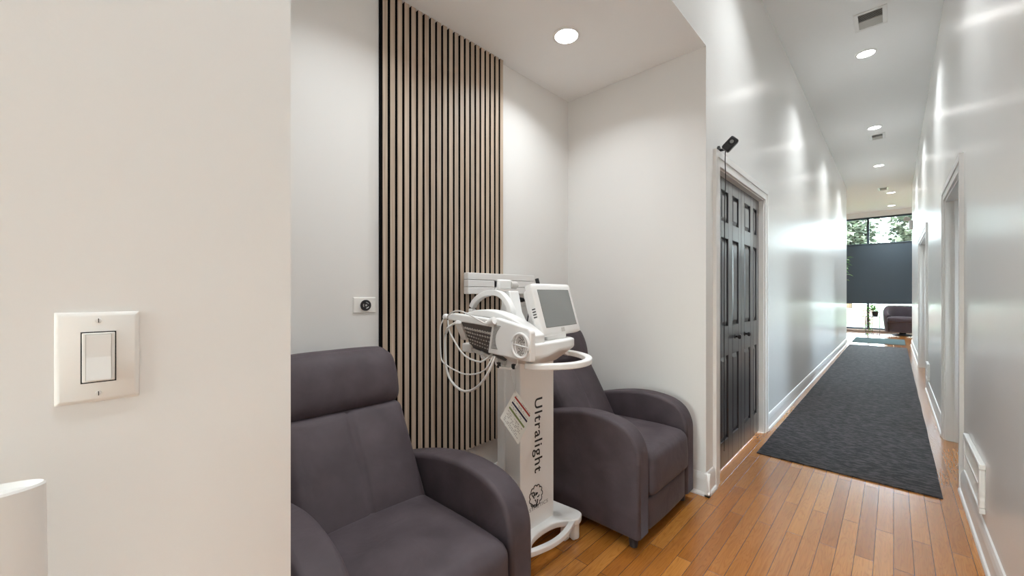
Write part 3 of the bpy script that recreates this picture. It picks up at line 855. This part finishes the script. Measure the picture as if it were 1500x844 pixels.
# outlet behind the cart with plug and cord
po = empty('power_outlet', (XA, 1.975, 1.18), 'white outlet plate with black plug and cord, on the wall behind the monitor', 'outlet')
bm = bmesh.new(); wall_plate_x(bm, XA, 1.918, 2.034, 1.135, 1.225, .006); obj('plate', bm, 'plate', po)
bm = CY((XA+.005, 1.965, 1.18), (XA+.045, 1.965, 1.178), .018, .015, seg=20); cyl(bm, (XA+.040, 1.965, 1.178), (XA+.062, 1.972, 1.174), .011, .007, seg=16)
pg = obj('plug', bm, 'black', po, smooth=True, angle=50)
obj('cord', TB(catmull([(XA+.058, 1.972, 1.174), (XA+.072, 1.99, 1.155), (XA+.068, 1.998, 1.10), (XA+.058, 1.99, 1.02), (XA+.05, 1.96, .9), (XA+.04, 1.94, .6), (XA+.04, 1.90, .2), (XA+.05, 1.85, .03)], 6), .004, seg=8), 'black', pg, smooth=True)
# white rack of three boards
rk = empty('wall_rack', (XA, 1.73, 1.22), 'white rack of three stacked boards crossing the right edge of the slat panel', 'rack')
obj('rack_back', BX(XA+.028, XA+.060, 1.47, 2.03, 1.226, 1.338), 'devgrey', rk)
for k in range(3):
    obj('rack_board', BX(XA+.060, XA+.098, 1.445, 2.03-.004*k, 1.2195+.0418*k, 1.2195+.0418*k+.0395), 'devwhite', rk, bevel=.003, bseg=2)

# recessed lights
def can_light(x, y, z, r, energy, label, group, mat='lens', name='recessed_light', spread=135):
    t = empty(name, (x, y, z), label, 'ceiling light', group)
    bm = bmesh.new()
    lathe(bm, [(r*1.22, z), (r*1.22, z-.004), (r*1.12, z-.008), (r*1.0, z-.007), (r*1.0, z)], (x, y), 40)
    obj('trim_ring', bm, 'trim', t, smooth=True, angle=40)
    bm = bmesh.new(); lathe(bm, [(r*.99, z-.002), (r*.97, z-.0065), (r*.6, z-.0095), (.001, z-.0105)], (x, y), 40)
    obj('diffuser', bm, mat, t, smooth=True)
    li = bpy.data.lights.new('downlight_lamp', 'AREA'); li.shape = 'DISK'; li.size = 2*r*.95; li.energy = energy
    li.color = (.92, .972, 1.0); li.spread = math.radians(spread)
    lo = bpy.data.objects.new('downlight_lamp', li); COL.objects.link(lo); lo.parent = t; lo.location = (0, 0, -.014)
    return t
E_AL, E_H = 5.5, 14
can_light(-1.37, 1.875, ZA, .066, E_AL, 'round recessed light in the low alcove ceiling', 'alcove downlights')
can_light(-1.17, .85, ZA, .066, E_AL, 'added unseen recessed alcove light above the recliner nearest the camera', 'alcove downlights')  # out of view, added to light the near end of the alcove
hl = [(-.21, 5.61, 'nearest round light in the hall ceiling, just past the first vent'),
      (-.21, 8.21, 'second round light in the hall ceiling, just before the second vent'),
      (-.21, 10.72, 'third round light in the hall ceiling, past the second vent'),
      (-.045, 13.82, 'round ceiling light past the third vent in the front room'),
      (-.045, 15.87, 'round ceiling light nearest the front window'),
      (-.21, 3.0, 'added unseen hall ceiling light above the black closet doors'),  # this and the next two are out of view, added to light the hall
      (-.21, .4, 'added unseen hall ceiling light over the entrance of the alcove'),
      (-.21, -2.0, 'added unseen hall ceiling light at the back of the hall')]
for x, y, lb in hl:
    can_light(x, y, ZC, .073, E_H*(.65 if -1 < y < 1 else .8 if 1 < y < 4 else 2.8 if y > 13 else 1.), lb, 'hall downlights', 'lenshall', spread=118)

# ceiling vents
def ceil_vent(x0, x1, y0, y1, label):
    t = empty('ceiling_vent', ((x0+x1)/2, (y0+y1)/2, ZC), label, 'vent', 'ceiling vents along the hall')
    f = .032
    obj('vent_frame', BXS((x0, x1, y0, y0+f, ZC-.010, ZC), (x0, x1, y1-f, y1, ZC-.010, ZC), (x0, x0+f, y0+f, y1-f, ZC-.010, ZC), (x1-f, x1, y0+f, y1-f, ZC-.010, ZC)), 'trim', t, bevel=.003, bseg=2)
    obj('duct', BX(x0+f, x1-f, y0+f, y1-f, ZC-.0015, ZC-.0005), 'ventdark', t)
    ymid = (y0+y1)/2
    obj('divider', BX(x0+f, x1-f, ymid-.004, ymid+.004, ZC-.009, ZC-.0015), 'louver', t)
    bm = bmesh.new()
    for k in range(7):
        yy = y0+f+.006+(ymid-y0-f-.01)*k/7
        prism(bm, [(yy+.009, ZC-.002), (yy+.012, ZC-.002), (yy+.003, ZC-.009), (yy, ZC-.009)], 'x', x0+f, x1-f)
    for k in range(5):
        yy = ymid+.01+(y1-f-ymid-.02)*k/5
        prism(bm, [(yy, ZC-.002), (yy+.003, ZC-.002), (yy+.026, ZC-.009), (yy+.023, ZC-.009)], 'x', x0+f, x1-f)
    obj('louvers', bm, 'louver', t)
ceil_vent(-.268, -.040, 4.76, 5.09, 'largest, nearest white ceiling vent before the first hall light')
ceil_vent(-.283, -.095, 8.55, 8.88, 'white ceiling vent just behind the second hall light')
ceil_vent(-.275, -.085, 13.0, 13.4, 'small distant ceiling vent past the third hall light')

# ------------------------------------------------------------------ near left wall: switch and post
sw = empty('light_switch', (XL, -.004, 1.135), 'large white light switch plate with one rocker on the near left wall', 'light switch')
bm = bmesh.new(); wall_plate_x(bm, XL, -.0455, .0385, 1.0715, 1.1985, .0065, .005); obj('plate', bm, 'plate', sw, bevel=.001, bseg=2)
obj('rocker_gap', BX(XL+.0055, XL+.0070, -.0212, .0140, 1.099, 1.171), 'ink', sw)
obj('rocker_frame', BX(XL+.0060, XL+.0082, -.0198, .0126, 1.1005, 1.1695), 'plate', sw, bevel=.001, bseg=2)
obj('rocker_recess', BX(XL+.0078, XL+.0085, -.0166, .0094, 1.1025, 1.1675), 'louver', sw)
bm = bmesh.new()
prism(bm, [(XL+.0080, 1.1034), (XL+.0135, 1.1034), (XL+.0095, 1.135), (XL+.0112, 1.1666), (XL+.0080, 1.1666)], 'y', -.0158, .0086)
obj('rocker', bm, 'plastic', sw)
for z in (1.0835, 1.1865):
    s_ = obj('screw', CY((XL+.0055, -.0038, z), (XL+.0078, -.0038, z), .0036, .003, seg=16), 'plastic', sw)
    obj('screw_slot', BX(XL+.0077, XL+.0080, -.0043, -.0033, z-.003, z+.003), 'ink', s_)

bm = bmesh.new()
def ell(a, b_, z, ry=1.): return [(-.729+b_*math.cos(2*PI*k/48), -.097+a*math.sin(2*PI*k/48), z) for k in range(48)]
rings = []
for a, b_, z in ((.058, .034, 0), (.058, .034, .02), (.053, .026, .03), (.0515, .0245, .9), (.0505, .0235, 1.0), (.0485, .0215, 1.0025), (.0475, .0205, 1.0), (.044, .018, .996)):
    rings.append([bm.verts.new(p) for p in ell(a, b_, z)])
for A_, B_ in zip(rings, rings[1:]):
    for k in range(48): bm.faces.new((A_[k], A_[(k+1) % 48], B_[(k+1) % 48], B_[k]))
bm.faces.new(rings[0][::-1]); bm.faces.new(rings[-1])
po_ = obj('oval_post', bm, 'plastic', None, smooth=True, angle=35, origin=(-.729, -.097, 0))
tag(po_, 'slim white oval post with flat top, below the light switch', 'post')

# ------------------------------------------------------------------ security camera above the closet
sc_ = empty('security_camera', (XL, 2.745, 2.155), 'small black security camera on a bracket above the black closet doors', 'camera')
bm = CY((XL, 2.775, 2.150), (XL+.008, 2.775, 2.150), .028, seg=28)
join(bm, TB(catmull([(XL+.006, 2.775, 2.150), (XL+.035, 2.765, 2.145), (XL+.06, 2.745, 2.148)], 5), .009, seg=10))
obj('bracket', bm, 'black', sc_, smooth=True, angle=40)
cc = Vector((-.735, 2.725, 2.155))
fd = Vector((.27, -.96, -.06)).normalized()                  # lens looks along the hall, towards the viewer
sd = fd.cross(Vector((0, 0, 1))).normalized()*-1; up = sd.cross(fd).normalized()
if up.z < 0: up = -up
dg = math.radians(45)
rt = Vector((0, 0, 1)).cross(fd).normalized()                 # to the viewer's right
a1 = rt*math.cos(dg)+up*math.sin(dg); a2 = fd; a3 = a1.cross(a2).normalized()
Rm = Matrix(((a1.x, a3.x, a2.x, cc.x), (a1.y, a3.y, a2.y, cc.y), (a1.z, a3.z, a2.z, cc.z), (0, 0, 0, 1)))
body = obj('camera_body', rbox((.088, .056, .05), .012, 8, mat=Rm), 'black', sc_, smooth=True, angle=60)
lc = cc + fd*.025 + a1*.012
obj('lens_ring', CY(lc-fd*.004, lc+fd*.003, .0215, seg=28), 'blackmetal', body, bevel=.002)
obj('lens', CY(lc, lc+fd*.0045, .011, seg=24), 'screen', body)
obj('cable', TB(catmull([(-.765, 2.735, 2.125), (-.775, 2.765, 2.06), (-.782, 2.80, 1.95), (-.79, 2.81, 1.80), (-.788, 2.80, 1.60), (-.79, 2.80, 1.2), (-.79, 2.80, .75), (-.79, 2.80, .2)], 8), .0028, seg=6), 'black', sc_, smooth=True)

# ------------------------------------------------------------------ right wall: registers, emergency light
def wall_register(y0, y1, z0, z1, label, t=.022):
    r = empty('wall_register', (XR, (y0+y1)/2, z0), label, 'vent', 'white registers on the right wall')
    f = .028
    obj('register_frame', BXS((XR-t, XR, y0, y1, z0, z0+f), (XR-t, XR, y0, y1, z1-f, z1), (XR-t, XR, y0, y0+f, z0+f, z1-f), (XR-t, XR, y1-f, y1, z0+f, z1-f)), 'plastic', r, bevel=.005)
    obj('register_back', BX(XR-.003, XR-.001, y0+f, y1-f, z0+f, z1-f), 'ventdark', r)
    bm = bmesh.new(); n_ = int((y1-y0-2*f)/.016)
    for k in range(n_):
        yy = y0+f+(k+.5)*(y1-y0-2*f)/n_
        box(bm, XR-t*.7, XR-.003, yy-.003, yy+.003, z0+f, z1-f)
    box(bm, XR-t*.85, XR-.003, y0+f, y1-f, (z0+z1)/2-.005, (z0+z1)/2+.005)
    obj('register_fins', bm, 'plastic', r)
wall_register(2.885, 3.47, .178, .415, 'large white wall register above the baseboard, nearest the camera')
wall_register(6.88, 7.2, .16, .37, 'small distant white wall register between the two right doorways')
el = empty('emergency_light', (XR, 12.75, 2.7), 'white twin-head emergency light high on the right wall by window', 'emergency light')
obj('light_housing', BX(XR-.065, XR, 12.62, 12.90, 2.68, 2.86), 'plastic', el, bevel=.01)
for y in (12.68, 12.84):
    bm = CY((XR-.05, y, 2.90), (XR-.12, y-.05, 2.92), .03, .045, seg=20); cyl(bm, (XR-.04, y, 2.855), (XR-.05, y, 2.91), .012, seg=12)
    obj('lamp_head', bm, 'louver', el, smooth=True, angle=50)

# ------------------------------------------------------------------ rugs
def rug(name, pts, mat, label, th=.008):
    """thin slab, outline with a slightly wavy edge"""
    bm = bmesh.new(); rg = random.Random(2)
    (x0, y0), (x1, y1), (x2, y2), (x3, y3) = pts
    n1, n2 = 10, 60
    g = []
    for j in range(n2+1):
        v = j/n2; row = []
        for i in range(n1+1):
            u = i/n1
            x = (x0*(1-u)+x1*u)*(1-v)+(x3*(1-u)+x2*u)*v; y = (y0*(1-u)+y1*u)*(1-v)+(y3*(1-u)+y2*u)*v
            if i in (0, n1): x += .0012*math.sin(j*.9+i)
            row.append(bm.verts.new((x, y, th)))
        g.append(row)
    for j in range(n2):
        for i in range(n1): bm.faces.new((g[j][i], g[j][i+1], g[j+1][i+1], g[j+1][i]))
    ed = [e for e in bm.edges if e.is_boundary]
    r = bmesh.ops.extrude_edge_only(bm, edges=ed)
    for v in r['geom']:
        if isinstance(v, bmesh.types.BMVert): v.co.z = .0005
    o = obj(name, bm, mat, None, smooth=True, angle=40, origin=((x0+x1)/2, (y0+y2)/2, 0))
    return tag(o, label, 'rug')
rug('runner_rug', [(-.752, 3.47), (.212, 3.46), (.212, 12.36), (-.752, 12.36)], 'rug', 'long charcoal runner rug lying down the middle of the hall')
rug('door_mat', [(-.752, 13.0), (.205, 13.0), (.205, 14.5), (-.752, 14.5)], 'mat', 'short teal grey mat beyond the far end of the runner')

# ------------------------------------------------------------------ front room: blind, chair, plants
rb = empty('roller_blind', (-.3, YW-.1, .89), 'wide slate grey roller blind drawn across the middle of front window', 'blind')
obj('blind_cloth', BX(-2.9, 1.9, YW-.112, YW-.108, .90, 2.735), 'blind', rb)
obj('bottom_rail', BX(-2.9, 1.9, YW-.120, YW-.100, .885, .91), 'blind', rb, bevel=.004)
obj('top_rail', BX(-2.9, 1.9, YW-.125, YW-.095, 2.73, 2.765), 'blind', rb, bevel=.004)

# tub chair, facing the hall
tc_ = empty('tub_chair', (.19, 16.0, 0), 'rounded aubergine tub chair in the front room under the blind', 'armchair')
cxx, cyy, RO, RI = .19, 16.02, .42, .31
bm = bmesh.new(); rows = []
def shell(t):   # t from 0 to 1 round the back, from the viewer's left arm to the right one
    ang = PI+math.radians(38) - t*(PI+math.radians(76)); return ang
nt_ = 40
for i in range(nt_+1):
    t = i/nt_; a = shell(t); k = math.sin(PI*t)
    ht = .60+.25*min(1, k*1.35)**1.2
    ca, sa = math.cos(a), math.sin(a)
    sec = [(RI, .20), (RI, ht-.06), (RI+.02, ht-.015), ((RI+RO)/2, ht), (RO-.02, ht-.02), (RO, ht-.07), (RO-.01, .45), (RO-.045, .10), (RI+.02, .10)]
    rows.append([bm.verts.new((cxx+ca*r_, cyy+sa*r_, z)) for r_, z in sec])
m_ = len(rows[0])
for A_, B_ in zip(rows, rows[1:]):
    for k in range(m_): bm.faces.new((A_[k], A_[(k+1) % m_], B_[(k+1) % m_], B_[k]))
bm.faces.new(rows[0][::-1]); bm.faces.new(rows[-1])
obj('shell', bm, 'tub', tc_, smooth=True, angle=60)
def fcush(p, u):
    q = p.copy()
    if u.z > 0: q.z += .02*(1-u.x**2)*(1-u.y**2)
    return q
obj('seat_cushion', rbox((.66, .62, .15), .055, 14, fcush, Matrix.Translation((cxx, cyy-.10, .455))), 'tub', tc_, smooth=True)
bm = bmesh.new(); lathe(bm, [(.30, .10), (.335, .12), (.36, .38), (.33, .40)], (cxx, cyy-.03), 40)
obj('seat_base', bm, 'tub', tc_, smooth=True, angle=50)
bm = bmesh.new(); lathe(bm, [(.22, 0), (.22, .02), (.08, .04), (.06, .10)], (cxx, cyy), 32)
obj('swivel_base', bm, 'black', tc_, smooth=True, angle=50)

# wire plant stand and trailing plant
ps = empty('plant_stand', (-.435, 15.55, 0), 'open grey wire side table by the window holding a pot plant', 'plant stand')
X0_, X1_, Y0_, Y1_, ZT = -.585, -.285, 15.40, 15.70, .54
for x in (X0_, X1_):
    for y in (Y0_, Y1_): obj('leg', TB([(x, y, 0), (x, y, ZT)], .006, seg=6), 'wire', ps)
for z in (.02, ZT):
    obj('rail', TB([(X0_, Y0_, z), (X1_, Y0_, z), (X1_, Y1_, z), (X0_, Y1_, z)], .006, seg=6, closed=True), 'wire', ps)
obj('top', BX(X0_, X1_, Y0_, Y1_, ZT, ZT+.012), 'wire', ps)
def leaf_quad(bm, p, d, ln, wd, droop):
    d = d.normalized(); s, u = frame_from(d)
    if u.z < 0: u = -u
    a = p; m1 = p+d*ln*.5+u*.01+Vector((0, 0, -droop*.3)); e = p+d*ln+Vector((0, 0, -droop))
    V = [bm.verts.new(a), bm.verts.new(m1+s*wd), bm.verts.new(e), bm.verts.new(m1-s*wd), bm.verts.new(m1-u*.012)]
    bm.faces.new((V[0], V[1], V[4])); bm.faces.new((V[1], V[2], V[4])); bm.faces.new((V[2], V[3], V[4])); bm.faces.new((V[3], V[0], V[4]))
pp = empty('pot_plant', (-.385, 15.55, ZT+.012), 'leafy trailing plant in a black pot on the wire side table', 'plant')
bm = bmesh.new(); lathe(bm, [(.055, ZT+.012), (.075, ZT+.14), (.078, ZT+.15), (.068, ZT+.15), (.066, ZT+.135)], (-.385, 15.55), 24)
obj('pot', bm, 'pot', pp, smooth=True, angle=40)
bm = bmesh.new(); bs = bmesh.new(); rg = random.Random(11)
for k in range(90):
    a = rg.uniform(0, 2*PI); e = rg.uniform(.1, 1.2)
    d = Vector((math.cos(a)*math.cos(e)-.25, math.sin(a)*math.cos(e), math.sin(e)))
    p = Vector((-.42, 15.55, ZT+.14))+d*rg.uniform(.03, .17)
    leaf_quad(bm, p, d, rg.uniform(.06, .10), rg.uniform(.02, .032), rg.uniform(0, .04))
for k in range(5):
    x = -.56+.06*rg.uniform(-1, 2); pts = [Vector((-.42, 15.5, ZT+.13)), Vector((x, 15.36, ZT+.08)), Vector((x+.02, 15.34, .3)), Vector((x+rg.uniform(-.02, .1), 15.36, rg.uniform(.06, .2)))]
    c_ = catmull(pts, 8); tube(bs, c_, .004, seg=5)
    for q in c_[8::2]:
        d = Vector((rg.uniform(-1, 1), rg.uniform(-1, .3), rg.uniform(-.4, .4))); leaf_quad(bm, q, d, rg.uniform(.05, .08), .024, .02)
obj('stems', bs, 'stem', pp); obj('foliage', bm, 'leaf', pp)
# tall plant, mostly hidden by the end of the left wall
tp = empty('tall_plant', (-1.16, 14.7, 0), 'tall leafy plant peeking past the left wall end before the blind', 'plant')
bm = bmesh.new(); lathe(bm, [(.15, 0), (.19, .36), (.19, .38), (.17, .38), (.165, .34)], (-1.16, 14.7), 28)
obj('pot', bm, 'potwhite', tp, smooth=True, angle=40)
bm = bmesh.new(); bs = bmesh.new(); tube(bs, catmull([(-1.16, 14.7, .34), (-1.14, 14.7, 1.0), (-1.13, 14.68, 1.6), (-1.10, 14.7, 2.1)], 6), .014, seg=8)
for k in range(70):
    z = rg.uniform(1.45, 2.25); a = rg.uniform(0, 2*PI); q = Vector((-1.12, 14.7, z))
    d = Vector((math.cos(a), math.sin(a), rg.uniform(-.2, .5))); st = q+d.normalized()*rg.uniform(.05, .2)
    tube(bs, [q, st], .003, seg=4); leaf_quad(bm, st, d, rg.uniform(.1, .16), rg.uniform(.03, .05), rg.uniform(.02, .08))
obj('trunk', bs, 'stem', tp); obj('foliage', bm, 'leaf', tp)

# ------------------------------------------------------------------ outdoors
g_ = obj('ground_outside', BX(-30, 30, YW+.12, 60, -.2, -.10), 'lawn'); g_['kind'] = 'structure'
g_ = obj('ground_behind', BX(-30, 30, -40, YB-.12, -.2, -.10), 'walk'); g_['kind'] = 'structure'
g_ = obj('ground_beside', BX(2.7, 30, YB-.12, YW+.12, -.2, -.10), 'walk'); g_['kind'] = 'structure'
g_ = obj('pavement_outside', BX(-30, 30, YW+.12, 20.5, -.10, -.085), 'walk'); g_['kind'] = 'structure'
bw = obj('garden_wall', BX(-7, -.6, 22.5, 22.8, -.1, .55), 'brick', None, bevel=.02)
tag(bw, 'low red brick wall outside the front window', 'wall')
def tree(x, y, h, r, seed, label):
    t = empty('tree', (x, y, -.1), label, 'tree', 'trees outside the front window'); rg = random.Random(seed)
    obj('trunk', TB([(x, y, -.1), (x+.1, y, h*.35), (x, y+.1, h*.7)], .18, seg=10, taper=lambda u: 1-.5*u), 'bark', t, smooth=True)
    bm = bmesh.new()
    for k in range(2200):
        v = Vector((rg.gauss(0, 1), rg.gauss(0, 1), rg.gauss(0, 1))).normalized()*rg.uniform(.3, 1.)
        p = Vector((x+v.x*r, y+v.y*r*.8, h*.62+v.z*r*1.25)); d = Vector((rg.uniform(-1, 1), rg.uniform(-1, 1), rg.uniform(-.6, .6)))
        leaf_quad(bm, p, d, rg.uniform(.3, .5), rg.uniform(.1, .18), .05)
    obj('crown', bm, 'tree', t)
tree(-1.95, 31., 7.5, 1.45, 1, 'pale leafy tree seen through the left upper window pane')
tree(1.1, 33., 7.8, 1.45, 2, 'leafy tree seen through the right upper window pane')

# ------------------------------------------------------------------ world, camera, view
w = bpy.data.worlds.new('sky'); scn.world = w; w.use_nodes = True
nt = w.node_tree; bg = nt.nodes['Background']
sk_ = nt.nodes.new('ShaderNodeTexSky'); sk_.sky_type = 'NISHITA'; sk_.sun_disc = False
sk_.sun_elevation = math.radians(42); sk_.sun_rotation = math.radians(200); sk_.air_density = 1.; sk_.dust_density = 3.5
mxn = nt.nodes.new('ShaderNodeMixRGB'); mxn.inputs['Fac'].default_value = .6; mxn.inputs['Color2'].default_value = (3.05, 3.35, 3.55, 1)
nt.links.new(sk_.outputs['Color'], mxn.inputs['Color1']); nt.links.new(mxn.outputs['Color'], bg.inputs['Color'])
bg.inputs['Strength'].default_value = 5.8

cam = bpy.data.cameras.new('camera'); co = bpy.data.objects.new('camera', cam); COL.objects.link(co)
cam.sensor_fit = 'HORIZONTAL'; cam.sensor_width = 36; cam.lens = 579.08/1500*36; cam.shift_y = 7.2/1500
cam.clip_start = .02; cam.clip_end = 200
co.location = (0, 0, 1.2257); co.rotation_euler = (PI/2, 0, .7677)
scn.camera = co
vs = scn.view_settings
vs.view_transform = 'Standard'; vs.look = 'None'; vs.exposure = 0.2; vs.gamma = 1.0; vs.use_curve_mapping = False
scn.cycles.max_bounces = 12; scn.cycles.diffuse_bounces = 7; scn.cycles.glossy_bounces = 5; scn.cycles.transparent_max_bounces = 12
scn.cycles.sample_clamp_indirect = 6.
